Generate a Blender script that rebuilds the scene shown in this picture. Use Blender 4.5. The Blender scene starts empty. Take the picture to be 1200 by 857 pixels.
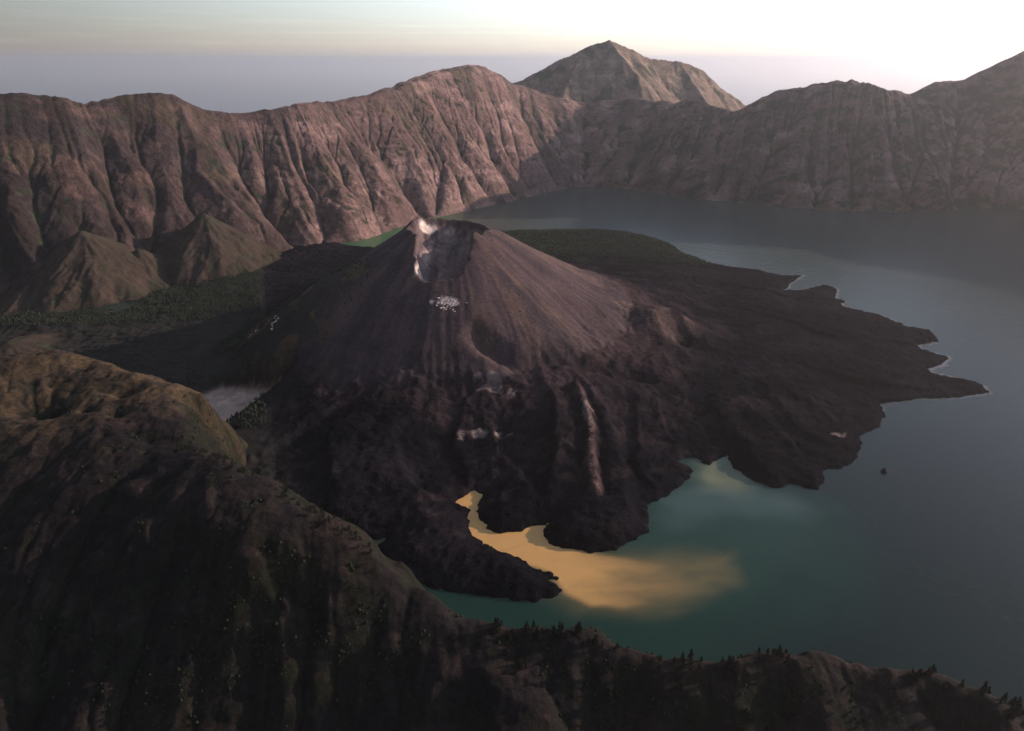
import bpy, math, random
import numpy as np

# ------------------------------------------------------------------ camera, sky, sun, exposure
scene = bpy.context.scene
COL = scene.collection
CAM_Z = 900.0                    # metres above the crater lake
PITCH = math.radians(24.1)
FOC = 800.0                      # focal length in photo pixels (photo 1200 x 857)
cam_data = bpy.data.cameras.new('camera')
cam_data.sensor_width = 36.0
cam_data.lens = FOC / 1200.0 * 36.0
cam_data.clip_start = 1.0
cam_data.clip_end = 900000.0
cam = bpy.data.objects.new('camera', cam_data)
COL.objects.link(cam)
cam.location = (0, 0, CAM_Z)
cam.rotation_euler = (math.pi / 2 - PITCH, 0, 0)
scene.camera = cam

SUN_AZ = math.radians(72)        # to the right of the viewing direction
SUN_EL = math.radians(16)
world = bpy.data.worlds.new('World')
scene.world = world
world.use_nodes = True
wn, wl = world.node_tree.nodes, world.node_tree.links
bg = wn['Background']
sky = wn.new('ShaderNodeTexSky')
sky.sky_type = 'NISHITA'
sky.sun_disc = False
sky.sun_elevation = SUN_EL
sky.sun_rotation = SUN_AZ
sky.altitude = 2500
sky.air_density = 1.0
sky.dust_density = 0.7
sky.ozone_density = 1.6
bg.inputs['Strength'].default_value = 0.10
# the whole sky is brighter towards the low sun and dimmer away from it
tcw = wn.new('ShaderNodeTexCoord'); dotn = wn.new('ShaderNodeVectorMath'); dotn.operation = 'DOT_PRODUCT'
dotn.inputs[1].default_value = (math.sin(SUN_AZ), math.cos(SUN_AZ), 0.1)
wl.new(tcw.outputs['Generated'], dotn.inputs[0])
glow = wn.new('ShaderNodeMapRange'); glow.interpolation_type = 'SMOOTHSTEP'
glow.inputs['From Min'].default_value = -0.5; glow.inputs['From Max'].default_value = 0.5
glow.inputs['To Min'].default_value = 0.42; glow.inputs['To Max'].default_value = 1.75
wl.new(dotn.outputs['Value'], glow.inputs['Value'])
warm = wn.new('ShaderNodeMix'); warm.data_type = 'RGBA'; warm.blend_type = 'MULTIPLY'; warm.inputs['Factor'].default_value = 1
warm.inputs['B'].default_value = (1.16, 0.97, 0.86, 1)
hsv = wn.new('ShaderNodeHueSaturation'); hsv.inputs['Saturation'].default_value = 0.85
wl.new(sky.outputs[0], hsv.inputs['Color'])
# thin drawn-out cloud wisps low over the horizon
mp = wn.new('ShaderNodeMapping'); mp.inputs['Scale'].default_value = (7, 7, 230)
wl.new(tcw.outputs['Generated'], mp.inputs['Vector'])
cn = wn.new('ShaderNodeTexNoise'); cn.inputs['Scale'].default_value = 1.0; cn.inputs['Detail'].default_value = 8; cn.inputs['Roughness'].default_value = 0.62
wl.new(mp.outputs['Vector'], cn.inputs['Vector'])
cm1 = wn.new('ShaderNodeMapRange'); cm1.inputs['From Min'].default_value = 0.50; cm1.inputs['From Max'].default_value = 0.78
wl.new(cn.outputs['Fac'], cm1.inputs['Value'])
sep = wn.new('ShaderNodeSeparateXYZ'); wl.new(tcw.outputs['Generated'], sep.inputs[0])
band = wn.new('ShaderNodeMapRange'); band.interpolation_type = 'SMOOTHSTEP'
band.inputs['From Min'].default_value = 0.09; band.inputs['From Max'].default_value = 0.015; wl.new(sep.outputs['Z'], band.inputs['Value'])
cmul = wn.new('ShaderNodeMath'); cmul.operation = 'MULTIPLY'; wl.new(cm1.outputs['Result'], cmul.inputs[0]); wl.new(band.outputs['Result'], cmul.inputs[1])
cadd = wn.new('ShaderNodeMath'); cadd.operation = 'MULTIPLY_ADD'; cadd.inputs[1].default_value = 0.22; cadd.inputs[2].default_value = 1.0; wl.new(cmul.outputs[0], cadd.inputs[0])
cl = wn.new('ShaderNodeMix'); cl.data_type = 'RGBA'; cl.blend_type = 'MULTIPLY'; cl.inputs['Factor'].default_value = 1
wl.new(hsv.outputs['Color'], cl.inputs['A']); wl.new(cadd.outputs[0], cl.inputs['B'])
# air thickens towards the horizon: the sky greys and dims there
hz = wn.new('ShaderNodeMapRange'); hz.interpolation_type = 'SMOOTHSTEP'
hz.inputs['From Min'].default_value = 0.0; hz.inputs['From Max'].default_value = 0.085; wl.new(sep.outputs['Z'], hz.inputs['Value'])
hm = wn.new('ShaderNodeMix'); hm.data_type = 'RGBA'; hm.inputs['A'].default_value = (0.60, 0.585, 0.66, 1); hm.inputs['B'].default_value = (1, 1, 1, 1)
wl.new(hz.outputs['Result'], hm.inputs['Factor'])
hmul = wn.new('ShaderNodeMix'); hmul.data_type = 'RGBA'; hmul.blend_type = 'MULTIPLY'; hmul.inputs['Factor'].default_value = 1
wl.new(cl.outputs['Result'], hmul.inputs['A']); wl.new(hm.outputs['Result'], hmul.inputs['B'])
wl.new(hmul.outputs['Result'], warm.inputs['A'])
dim = wn.new('ShaderNodeMix'); dim.data_type = 'RGBA'; dim.blend_type = 'MULTIPLY'; dim.inputs['Factor'].default_value = 1
wl.new(warm.outputs['Result'], dim.inputs['A']); wl.new(glow.outputs['Result'], dim.inputs['B'])
wl.new(dim.outputs['Result'], bg.inputs['Color'])

sun_data = bpy.data.lights.new('sun', 'SUN')
sun_data.energy = 3.2
sun_data.angle = math.radians(0.6)
sun_data.color = (1.0, 0.75, 0.62)
sun = bpy.data.objects.new('sun', sun_data)
COL.objects.link(sun)
sd = (math.sin(SUN_AZ) * math.cos(SUN_EL), math.cos(SUN_AZ) * math.cos(SUN_EL), math.sin(SUN_EL))
from mathutils import Vector
sun.rotation_euler = Vector((-sd[0], -sd[1], -sd[2])).to_track_quat('-Z', 'Y').to_euler()
sun.location = (3000, 2000, 2500)

scene.view_settings.view_transform = 'Standard'
scene.view_settings.look = 'None'
scene.view_settings.gamma = 1.0
scene.view_settings.use_curve_mapping = False
scene.view_settings.exposure = 0.68
scene.cycles.use_denoising = True
scene.cycles.volume_bounces = 6
scene.cycles.max_bounces = 8

# ------------------------------------------------------------------ pixel -> place
CP, SP = math.cos(PITCH), math.sin(PITCH)
def ray(px, py):
    a = (np.asarray(px, float) - 600) / FOC
    b = (428.5 - np.asarray(py, float)) / FOC
    return a, CP + b * SP, -SP + b * CP
def PZ(px, py, z=0.0):
    """point of that sight line at altitude z (it stands on ground of that altitude)"""
    dx, dy, dz = ray(px, py)
    t = (z - CAM_Z) / dz
    return np.array([dx * t, dy * t, z + 0 * t]).T
def to_px(x, y, z):
    d = y * CP - (z - CAM_Z) * SP
    u = y * SP + (z - CAM_Z) * CP
    return 600 + FOC * x / d, 428.5 - FOC * u / d

# ------------------------------------------------------------------ noise
def vnoise(x, y, seed=0):
    tab = np.random.default_rng(seed).random((256, 256))
    xi = np.floor(x).astype(int); yi = np.floor(y).astype(int)
    fx = x - xi; fy = y - yi
    fx = fx * fx * fx * (fx * (fx * 6 - 15) + 10); fy = fy * fy * fy * (fy * (fy * 6 - 15) + 10)
    x0 = xi & 255; x1 = (xi + 1) & 255; y0 = yi & 255; y1 = (yi + 1) & 255
    a = tab[y0, x0] * (1 - fx) + tab[y0, x1] * fx
    b = tab[y1, x0] * (1 - fx) + tab[y1, x1] * fx
    return (a * (1 - fy) + b * fy) * 2 - 1
def fbm(x, y, octaves=5, seed=0, gain=0.5, lac=2.03):
    s = 0; a = 1.0; n = 0
    for i in range(octaves):
        s = s + a * vnoise(x + 17.3 * i, y - 9.1 * i, seed + i); n += a
        a *= gain; x = x * lac; y = y * lac
    return s / n
def ridged(x, y, octaves=5, seed=0, gain=0.5, lac=2.07):
    s = 0; a = 1.0; n = 0
    for i in range(octaves):
        s = s + a * (1 - np.abs(vnoise(x + 31.7 * i, y + 5.3 * i, seed + i)) * 2); n += a
        a *= gain; x = x * lac; y = y * lac
    return s / n
def smooth(a, b, x):
    t = np.clip((x - a) / (b - a), 0, 1)
    return t * t * (3 - 2 * t)
def mixc(c, d, t):
    return c * (1 - t[..., None]) + np.asarray(d) * t[..., None]
def blur(H, n=1):
    for _ in range(n):
        P = np.pad(H, 1, mode='edge')
        H = (P[:-2, 1:-1] + P[2:, 1:-1] + P[1:-1, :-2] + P[1:-1, 2:] + 4 * H) / 8
    return H
def blur_big(H, k):
    for ax in (0, 1):
        P = np.concatenate([np.repeat(np.take(H, [0], ax), k + 1, ax), H, np.repeat(np.take(H, [-1], ax), k, ax)], ax)
        c = np.cumsum(P, ax)
        n = H.shape[ax]
        H = (np.take(c, range(2 * k + 1, 2 * k + 1 + n), ax) - np.take(c, range(0, n), ax)) / (2 * k + 1)
    return H

def upsample(A, shape):
    yy = np.linspace(0, A.shape[0] - 1.001, shape[0]); xx = np.linspace(0, A.shape[1] - 1.001, shape[1])
    i = xx.astype(int); j = yy.astype(int); fx = (xx - i)[None]; fy = (yy - j)[:, None]
    return (A[j][:, i] * (1 - fx) + A[j][:, i + 1] * fx) * (1 - fy) + (A[j + 1][:, i] * (1 - fx) + A[j + 1][:, i + 1] * fx) * fy
def carve(H, n, steps, iters, depth, seed=1, inertia=0.25, soft=1, mask=None, jitter=0.25):
    """let drops run down the slope, count where they pass and cut the channels they share; heights in cells, depth in cells"""
    rng = np.random.default_rng(seed)
    H = H.astype(float).copy(); ny, nx = H.shape
    for it in range(iters):
        flat = blur(H, 1).ravel()
        x = rng.random(n) * (nx - 4) + 1.5; y = rng.random(n) * (ny - 4) + 1.5
        vx = np.zeros(n); vy = np.zeros(n); acc = np.zeros(H.size)
        for s in range(steps):
            xi = x.astype(int); yi = y.astype(int); fx = x - xi; fy = y - yi
            i00 = yi * nx + xi
            h00 = flat[i00]; h10 = flat[i00 + 1]; h01 = flat[i00 + nx]; h11 = flat[i00 + nx + 1]
            gx = (h10 - h00) * (1 - fy) + (h11 - h01) * fy
            gy = (h01 - h00) * (1 - fx) + (h11 - h10) * fx
            g = np.sqrt(gx * gx + gy * gy)
            vx = vx * inertia - gx / (g + 1e-6) * (1 - inertia); vy = vy * inertia - gy / (g + 1e-6) * (1 - inertia)
            l = np.sqrt(vx * vx + vy * vy) + 1e-9
            acc += np.bincount(i00, weights=np.minimum(g * 2.5, 1.0) * (0.15 + s / steps), minlength=H.size)
            x = np.clip(x + vx / l, 1, nx - 2.01); y = np.clip(y + vy / l, 1, ny - 2.01)
        A = np.log1p(blur(acc.reshape(ny, nx), soft) * (3.0 * H.size / (n * steps)))
        A = A / max(np.percentile(A, 98), 1e-6)
        A = np.clip(A, 0, 1.3) - 0.35
        if mask is not None: A = A * mask
        H -= depth / iters * A
    return H
def carve_coarse(H, f, mask=None, **kw):
    """cut the large valleys first on a grid f times coarser"""
    C = blur_big(H, f // 2)[::f, ::f] / f
    E = carve(C, mask=None if mask is None else mask[::f, ::f], **kw)
    return H + blur_big(upsample(blur(E - C, 1), H.shape), max(1, f // 2)) * f

# ------------------------------------------------------------------ mesh + material helpers
def tag(o, label=None, cat=None, group=None, kind=None):
    if label: o['label'] = label
    if cat: o['category'] = cat
    if group: o['group'] = group
    if kind: o['kind'] = kind
    return o
def mesh_np(name, V, quads=None, tris=None, mat=None, col=None, smooth_faces=True, parent=None):
    me = bpy.data.meshes.new(name)
    V = np.asarray(V, np.float32)
    me.vertices.add(len(V)); me.vertices.foreach_set('co', V.ravel())
    nq = 0 if quads is None else len(quads); nt = 0 if tris is None else len(tris)
    loops = np.concatenate([np.asarray(q, np.int32).ravel() for q in (quads, tris) if q is not None and len(q)])
    me.loops.add(len(loops)); me.loops.foreach_set('vertex_index', loops)
    me.polygons.add(nq + nt)
    st = np.concatenate([np.arange(nq) * 4, nq * 4 + np.arange(nt) * 3]).astype(np.int32)
    me.polygons.foreach_set('loop_start', st)
    if smooth_faces:
        me.polygons.foreach_set('use_smooth', np.ones(nq + nt, bool))
    if col is not None:
        at = me.color_attributes.new('tint', 'FLOAT_COLOR', 'POINT')
        c4 = np.ones((len(V), 4), np.float32); c4[:, :col.shape[1]] = col
        at.data.foreach_set('color', c4.ravel())
    me.update(calc_edges=True); me.validate()
    if mat: me.materials.append(mat)
    o = bpy.data.objects.new(name, me); COL.objects.link(o)
    if parent: o.parent = parent
    return o
def grid_faces(ny, nx, keep=None):
    i = np.arange(ny * nx).reshape(ny, nx)
    q = np.stack([i[:-1, :-1], i[:-1, 1:], i[1:, 1:], i[1:, :-1]], -1).reshape(-1, 4)
    return q if keep is None else q[keep.ravel()]
def sub_mesh(name, V, q, mat, col=None):
    used, inv = np.unique(q.ravel(), return_inverse=True)
    return mesh_np(name, V[used], inv.reshape(-1, 4), None, mat, None if col is None else col[used])

def ground_mat(name, scales=(0.02, 0.12), strength=0.5, bump=(4.0, 1.0), rough=0.95, tint=True, base=(0.1, 0.1, 0.1), spec=0.15):
    m = bpy.data.materials.new(name); m.use_nodes = True
    n, l = m.node_tree.nodes, m.node_tree.links
    p = n['Principled BSDF']
    p.inputs['Roughness'].default_value = rough
    p.inputs['Specular IOR Level'].default_value = spec
    tc = n.new('ShaderNodeTexCoord')
    if tint:
        c = n.new('ShaderNodeVertexColor'); c.layer_name = 'tint'; cs = c.outputs['Color']
    else:
        c = n.new('ShaderNodeRGB'); c.outputs[0].default_value = (*base, 1); cs = c.outputs[0]
    h = None
    for k, s in enumerate(scales):
        t = n.new('ShaderNodeTexNoise'); t.inputs['Scale'].default_value = s
        t.inputs['Detail'].default_value = 7; t.inputs['Roughness'].default_value = 0.65
        l.new(tc.outputs['Object'], t.inputs['Vector'])
        mr = n.new('ShaderNodeMapRange')
        mr.inputs['From Min'].default_value = 0.3; mr.inputs['From Max'].default_value = 0.7
        mr.inputs['To Min'].default_value = 1 - strength * (0.75 if k else 0.6); mr.inputs['To Max'].default_value = 1 + strength * (0.75 if k else 0.6)
        l.new(t.outputs['Fac'], mr.inputs['Value'])
        mx = n.new('ShaderNodeMix'); mx.data_type = 'RGBA'; mx.blend_type = 'MULTIPLY'; mx.inputs['Factor'].default_value = 1
        l.new(cs, mx.inputs['A']); l.new(mr.outputs['Result'], mx.inputs['B'])
        cs = mx.outputs['Result']
        b = n.new('ShaderNodeBump'); b.inputs['Distance'].default_value = bump[k]; b.inputs['Strength'].default_value = 0.9
        l.new(t.outputs['Fac'], b.inputs['Height'])
        if h is not None: l.new(h, b.inputs['Normal'])
        h = b.outputs['Normal']
    l.new(cs, p.inputs['Base Color']); l.new(h, p.inputs['Normal'])
    return m

M_wall = ground_mat('caldera rock', (0.008, 0.045, 0.16), 0.6, (10.0, 9.0, 4.0))
M_volc = ground_mat('volcanic ash', (0.012, 0.09, 0.3), 0.45, (4.0, 2.2, 1.0))
M_lava = ground_mat('black lava', (0.03, 0.2), 0.8, (7.0, 3.5), spec=0.0)
M_near = ground_mat('grassy slope', (0.02, 0.12, 0.5), 0.7, (4.0, 2.2, 0.8))
M_sand = ground_mat('grey sand', (0.02, 0.2), 0.25, (1.0, 0.3))
M_leaf = ground_mat('foliage', (0.05, 0.7), 0.6, (1.0, 0.4), tint=False, base=(0.019, 0.026, 0.014))
M_forest = ground_mat('conifer foliage', (0.02, 0.3), 0.7, (1.0, 0.4), tint=False, base=(0.026, 0.040, 0.021))
M_bark = ground_mat('bark', (0.5, 3.0), 0.4, (0.2, 0.05), tint=False, base=(0.05, 0.038, 0.03))
M_pale = ground_mat('pale sulphur rock', (0.05, 0.6), 0.25, (1.0, 0.4), tint=False, base=(0.62, 0.52, 0.48))
M_rock = ground_mat('dark rock', (0.05, 0.4), 0.5, (2.0, 0.8), tint=False, base=(0.03, 0.028, 0.028))

def catmull(P, step):
    P = np.asarray(P, float)
    Q = np.vstack([2 * P[0] - P[1], P, 2 * P[-1] - P[-2]])
    out = []
    for i in range(1, len(Q) - 2):
        n = max(2, int(np.linalg.norm(Q[i + 1][:2] - Q[i][:2]) / step))
        t = np.linspace(0, 1, n, endpoint=False)[:, None]
        p0, p1, p2, p3 = Q[i - 1], Q[i], Q[i + 1], Q[i + 2]
        out.append(0.5 * (2 * p1 + (p2 - p0) * t + (2 * p0 - 5 * p1 + 4 * p2 - p3) * t ** 2 + (3 * p1 - p0 - 3 * p2 + p3) * t ** 3))
    out.append(P[-1:])
    return np.vstack(out)

# ------------------------------------------------------------------ caldera wall round the lake
foot_px = [(-60, 352, 40), (60, 338, 40), (150, 322, 35), (220, 308, 30), (300, 299, 20), (385, 288, 0), (430, 280, 0), (480, 263, 0),
           (540, 249, 0), (600, 236, 0), (645, 225, 0), (690, 219, 0), (735, 222, 0), (800, 232, 0), (870, 238, 0), (950, 245, 0),
           (1020, 249, 0), (1100, 248, 0), (1200, 246, 0)]
foot = [(-2900, 600), (-2750, 1500)] + [tuple(PZ(a, b, c)[:2]) for a, b, c in foot_px]
foot += [(3560, 3750), (3150, 2800), (2650, 1950), (2250, 1000), (1900, 0), (1700, -1200)]  # unseen right rim, drawn in close for the shadow it casts
foot = catmull(foot, 7.5)
_p = to_px(foot[:, 0], foot[:, 1], 0 * foot[:, 0])[0]
_see = (foot[:, 1] > 1800) & (_p > -60) & (_p < 1290)
foot = foot[_see | (np.arange(len(foot)) % 5 == 0)]
tg = np.gradient(foot, axis=0); tg /= np.linalg.norm(tg, axis=1)[:, None]
nrm = np.stack([-tg[:, 1], tg[:, 0]], 1)             # outward: left of the direction of travel
k = 60; nn = np.stack([np.convolve(np.pad(nrm[:, i], k, mode='edge'), np.ones(2 * k + 1) / (2 * k + 1), 'valid') for i in (0, 1)], 1)
nn /= np.linalg.norm(nn, axis=1)[:, None]
s_arc = np.concatenate([[0], np.cumsum(np.linalg.norm(np.diff(foot, axis=0), axis=1))])
sil = np.array([(-900, 150), (-400, 125), (-100, 116), (0, 113), (30, 111), (60, 116), (100, 121), (120, 117), (145, 113), (175, 111), (205, 115), (225, 124),
       (250, 131), (290, 134), (330, 128), (380, 121), (430, 115), (470, 98), (510, 85), (540, 79), (556, 77), (575, 83), (600, 99), (640, 114),
       (690, 122), (740, 116), (790, 122), (815, 117), (840, 128), (860, 133), (880, 124), (910, 108), (940, 105), (965, 100), (995, 96),
       (1020, 100), (1045, 108), (1065, 113), (1080, 107), (1095, 99), (1130, 95), (1145, 86), (1175, 72), (1200, 60), (1300, 40), (1600, 35)], float)
Wd = 640 + 90 * fbm(s_arc / 700, 0 * s_arc, 3, 5)
cx = foot[:, 0] + nn[:, 0] * Wd; cy = foot[:, 1] + nn[:, 1] * Wd
cz = np.full(len(cx), 700.0)
for _ in range(8):
    px, _py = to_px(cx, cy, cz)
    sy = np.interp(px, sil[:, 0], sil[:, 1])
    dx, dy, dz = ray(px, sy)
    cz = CAM_Z + dz / dy * cy
right_side = (cx > 1500) & (foot[:, 1] < 4700) & (np.arange(len(cx)) > len(cx) // 2)
blend = smooth(4300, 5000, cy)
cz = np.where(right_side, cz * blend + (430 + 380 * smooth(2300, 4600, cy)) * (1 - blend), cz)  # unseen right crest height set to let low sun pass over
left_out = smooth(1500, 2600, cy); cz = np.where(cx < -1500, cz * left_out + 640 * (1 - left_out), cz)
cz = np.clip(cz, 300, 1060)
nv = 232
v = np.concatenate([np.linspace(-0.06, 1.0, 190, endpoint=False), np.linspace(1.0, 1.9, nv - 190)])
U = len(foot)
vv = v[:, None] * np.ones((1, U)); ss = np.ones((nv, 1)) * s_arc[None, :]
X = foot[None, :, 0] + nn[None, :, 0] * Wd[None] * vv
Y = foot[None, :, 1] + nn[None, :, 1] * Wd[None] * vv
vin = np.clip(vv, 0, 1)
prof = 0.72 * vin + 0.28 * vin ** 2.2
Z = cz[None] * prof + np.minimum(vv, 0) * 400 - np.clip(vv - 1, 0, 9) * Wd[None] * 0.75
px_f = to_px(foot[:, 0], foot[:, 1], 0 * foot[:, 0])[0]
veg_side = smooth(2300, 3200, X + 0.3 * (Y - 5000)) * (X > 0) + smooth(700, 1100, X) * 0.6 * (X > 0)
veg_side = np.clip(veg_side, 0, 1)
env = np.sin(np.pi * np.clip(vin, 0.0, 1)) ** 0.6 * (vv < 1.0) + 0.25 * (vv >= 1)
wx = fbm(X / 260, Y / 260, 3, 11) * 80
spur = ridged((ss + wx * 1.3) / 330 + 0.25 * vv, vv * 0.55 + ss / 4000, 3, 21)
rib = ridged((ss + wx) / 120, vv * 1.0 + ss / 3000, 3, 31)
big = fbm(X / 420, Y / 420, 5, 41)
Z = Z + env * (spur * 48 + rib * 22 + big * 42) + env * fbm(X / 90, Y / 90, 4, 45) * 16
crest_n = fbm(ss / 60, vv * 0 + 1, 4, 51) * 9 * np.exp(-((vv - 1) / 0.12) ** 2)
Z = Z + crest_n
cell = 7.5
cm = smooth(0.0, 0.12, vv) * (0.35 + 0.65 * smooth(1.02, 0.9, vv))
Hc = carve_coarse(Z / cell, 6, mask=cm, n=9000, steps=30, iters=5, depth=2.1, seed=2)
Hc = carve_coarse(Hc, 3, mask=cm, n=20000, steps=45, iters=4, depth=2.2, seed=4)
Hc = carve(Hc, 80000, 60, 4, 3.0, seed=3, mask=cm, soft=0)
Hc += env * (fbm(X / 30, Y / 30 + Z / 60, 3, 46) * 1.25 + ridged(X / 70, Y / 70 + Z / 50, 4, 47) * 1.0)
lim = np.abs(vv - 1) < 0.03
Z2 = Hc * cell
# broken ledges: hard bands stand out as small cliffs
lw = Z2 / 34 + 1.3 * fbm(X / 240, Y / 240, 3, 48)
lm = smooth(-0.1, 0.35, fbm(X / 130, Y / 130 + Z / 90, 4, 49)) * env
Z2 = Z2 + lm * 14 * (np.clip((lw - np.floor(lw)) * 2.2 - 0.6, 0, 1) - (lw - np.floor(lw)))
keepc = np.exp(-((vv - 1) / 0.035) ** 2)
Z = Z2 * (1 - keepc * 0.85) + Z * keepc * 0.85
# rock and scrub colours, with dimmer light on the left put in
conc = np.clip((blur_big(Z, 4) - Z) / 12, -1, 1)
strat = fbm(X / 900, Z / 22 + 0.6 * fbm(X / 300, Y / 300, 2, 62), 4, 61)
n1 = fbm(X / 160, Y / 160 + Z / 120, 5, 63)
mid = smooth(-2300, -300, X + 0.15 * (Y - 4000))                       # wall darkened to the left, imitating light falling off towards the view edge
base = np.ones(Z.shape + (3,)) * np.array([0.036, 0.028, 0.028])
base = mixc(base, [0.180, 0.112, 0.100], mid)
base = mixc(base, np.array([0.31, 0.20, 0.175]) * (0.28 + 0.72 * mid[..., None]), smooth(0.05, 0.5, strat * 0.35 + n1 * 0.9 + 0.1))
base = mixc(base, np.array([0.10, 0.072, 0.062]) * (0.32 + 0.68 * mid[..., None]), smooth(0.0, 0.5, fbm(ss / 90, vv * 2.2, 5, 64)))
grass = smooth(0.0, 0.45, fbm(X / 210, Y / 210 + Z / 90, 5, 65) + 0.25 * conc - 0.1)
base = mixc(base, np.array([0.135, 0.105, 0.050]) * (0.55 + 0.45 * mid[..., None]), grass * (0.4 + 0.4 * veg_side))
bush = smooth(0.05, 0.3, fbm(X / 75, Y / 75 + Z / 60, 5, 66) + 0.45 * conc - 0.26 + 0.46 * veg_side)
base = mixc(base, [0.034, 0.042, 0.024], bush * 0.92)
V = np.stack([X, Y, Z], -1).reshape(-1, 3)
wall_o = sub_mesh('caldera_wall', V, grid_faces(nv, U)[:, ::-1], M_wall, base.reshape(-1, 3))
tag(wall_o, 'steep brown ribbed rock wall of the crater rim rising round the lake', kind='structure')

# ------------------------------------------------------------------ mountain behind the rim
gx = np.arange(-1500, 3300, 13.0); gy = np.arange(5950, 8400, 13.0)
XM, YM = np.meshgrid(gx, gy)
def PY(px, py, y):
    dx, dy, dz = ray(px, py); t = y / dy
    return (float(dx * t), y, float(CAM_Z + dz * t))
ridges = [[PY(560, 112, 6700), PY(612, 97, 6800), PY(650, 78, 6950), PY(688, 57, 7050), PY(712, 51, 7080), PY(735, 60, 7120), PY(762, 73, 7250),
           PY(800, 76, 7350), PY(822, 88, 7400), PY(845, 108, 7400), PY(878, 128, 7400), PY(960, 190, 7300)],
          [PY(712, 51, 7080), PY(728, 72, 6880), PY(745, 92, 6700), PY(765, 118, 6500), PY(780, 140, 6300)],
          [PY(688, 57, 7050), PY(672, 85, 6800), PY(660, 115, 6500)],
          [PY(800, 76, 7350), PY(815, 105, 7050), PY(830, 128, 6750)]]
ZM = np.full(XM.shape, -400.0)
wn1 = fbm(XM / 500, YM / 500, 3, 71) * 70; wn2 = fbm(XM / 500, YM / 500, 3, 72) * 70
for ri, rd in enumerate(ridges):
    for a, b in zip(rd[:-1], rd[1:]):
        a = np.array(a); b = np.array(b); ab = b - a; L2 = ab[0] ** 2 + ab[1] ** 2
        t = np.clip(((XM + wn1 * 0.5 - a[0]) * ab[0] + (YM + wn2 * 0.5 - a[1]) * ab[1]) / L2, 0, 1)
        d = np.hypot(XM + wn1 * 0.5 - a[0] - t * ab[0], YM + wn2 * 0.5 - a[1] - t * ab[1])
        ZM = np.maximum(ZM, a[2] + t * ab[2] - d * 0.80)
ZM = ZM + fbm(XM / 200, YM / 200, 5, 73) * 26 + ridged(XM / 120, YM / 120, 4, 76) * 12
ZM = carve_coarse(ZM / 13, 3, n=5000, steps=40, iters=4, depth=1.8, seed=5)
ZM = carve(ZM, 20000, 50, 3, 1.8, seed=6, soft=0) * 13
ZM = np.maximum(ZM, -900)
cM = np.ones(ZM.shape + (3,)) * np.array([0.21, 0.15, 0.115])
cM = mixc(cM, [0.30, 0.22, 0.165], smooth(0, 0.5, fbm(XM / 150, YM / 150 + ZM / 40, 4, 74)))
cM = mixc(cM, [0.07, 0.07, 0.04], smooth(0.1, 0.45, fbm(XM / 120, YM / 120, 5, 75)))
mt = sub_mesh('mountain', np.stack([XM, YM, ZM], -1).reshape(-1, 3), grid_faces(*ZM.shape), M_wall, cM.reshape(-1, 3))
tag(mt, 'highest pale rocky summit standing behind the crater rim', kind='structure')

# ------------------------------------------------------------------ volcano, lava field and valley: one height field
shore_px = [(455, 632), (446, 641), (447, 652), (460, 668), (480, 682), (520, 694), (560, 698), (600, 705), (630, 707), (655, 697), (661, 690), (641, 682), (657, 681),
    (645, 672), (610, 655), (590, 648), (565, 637), (551, 626), (550, 612), (548, 599), (534, 588), (548, 580), (559, 574), (567, 580), (558, 593),
    (562, 612), (572, 621), (590, 625), (612, 622), (627, 616), (641, 611), (637, 622), (645, 635), (665, 644), (690, 648), (720, 645), (745, 636),
    (760, 622), (762, 605), (757, 592), (775, 585), (795, 572), (811, 560), (808, 547), (790, 541), (815, 536), (830, 545), (842, 538), (852, 534), (855, 545),
    (875, 559), (900, 570), (918, 573), (928, 566), (945, 571), (963, 575), (967, 560), (961, 549), (985, 549), (1003, 536), (1009, 522), (1003, 511), (1030, 501),
    (1036, 486), (1031, 473), (1060, 470), (1110, 466), (1158, 461), (1155, 453), (1130, 446), (1092, 438), (1087, 433), (1106, 426), (1110, 419), (1082, 411),
    (1076, 404), (1107, 399), (1100, 391), (1062, 383), (1048, 377), (1030, 369), (1000, 363), (984, 358), (990, 354), (978, 350), (981, 339), (965, 335), (940, 341),
    (918, 341), (926, 332), (940, 323), (915, 324), (890, 317), (860, 314), (830, 309), (806, 302), (790, 290), (770, 283), (740, 276), (700, 273), (650, 272), (600, 274)]
shore = [tuple(PZ(a, b, 0)[:2]) for a, b in shore_px]
sh_n = len(shore)
shore += [(-250, 3820), (-450, 3560)] + [tuple(PZ(a, b, 0)[:2]) for a, b in [(440, 291), (405, 288)]] + [(-1500, 4300), (-5000, 3500), (-5000, 500), (-900, 900), (-420, 1120)]
shore = np.array(shore)
# roughen the traced edge so lava tongues stay ragged
dense = []
for i in range(len(shore)):
    a = shore[i]; b = shore[(i + 1) % len(shore)]
    n = max(1, int(np.linalg.norm(b - a) / 18)) if i < sh_n else 3
    for t in np.arange(n) / n: dense.append(a + (b - a) * t)
shore_d = np.array(dense)
CELL = 5.0
gx = np.arange(-2750, 1500, CELL); gy = np.arange(905, 4080, CELL)
XV, YV = np.meshgrid(gx, gy)
def sdf_poly(XX, YY, P, wob=None):
    if wob is not None: XX = XX + wob[0]; YY = YY + wob[1]
    d2 = np.full(XX.shape, 1e18); ins = np.zeros(XX.shape, bool)
    n = len(P)
    for i in range(n):
        ax, ay = P[i]; bx, by = P[(i + 1) % n]
        ex, ey = bx - ax, by - ay
        L = ex * ex + ey * ey + 1e-9
        wx_, wy_ = XX - ax, YY - ay
        t = np.clip((wx_ * ex + wy_ * ey) / L, 0, 1)
        d2 = np.minimum(d2, (wx_ - t * ex) ** 2 + (wy_ - t * ey) ** 2)
        c = (ay > YY) != (by > YY)
        if by != ay:
            ins ^= c & (XX < (bx - ax) * (YY - ay) / (by - ay) + ax)
    d = np.sqrt(d2)
    return np.where(ins, d, -d)
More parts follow.
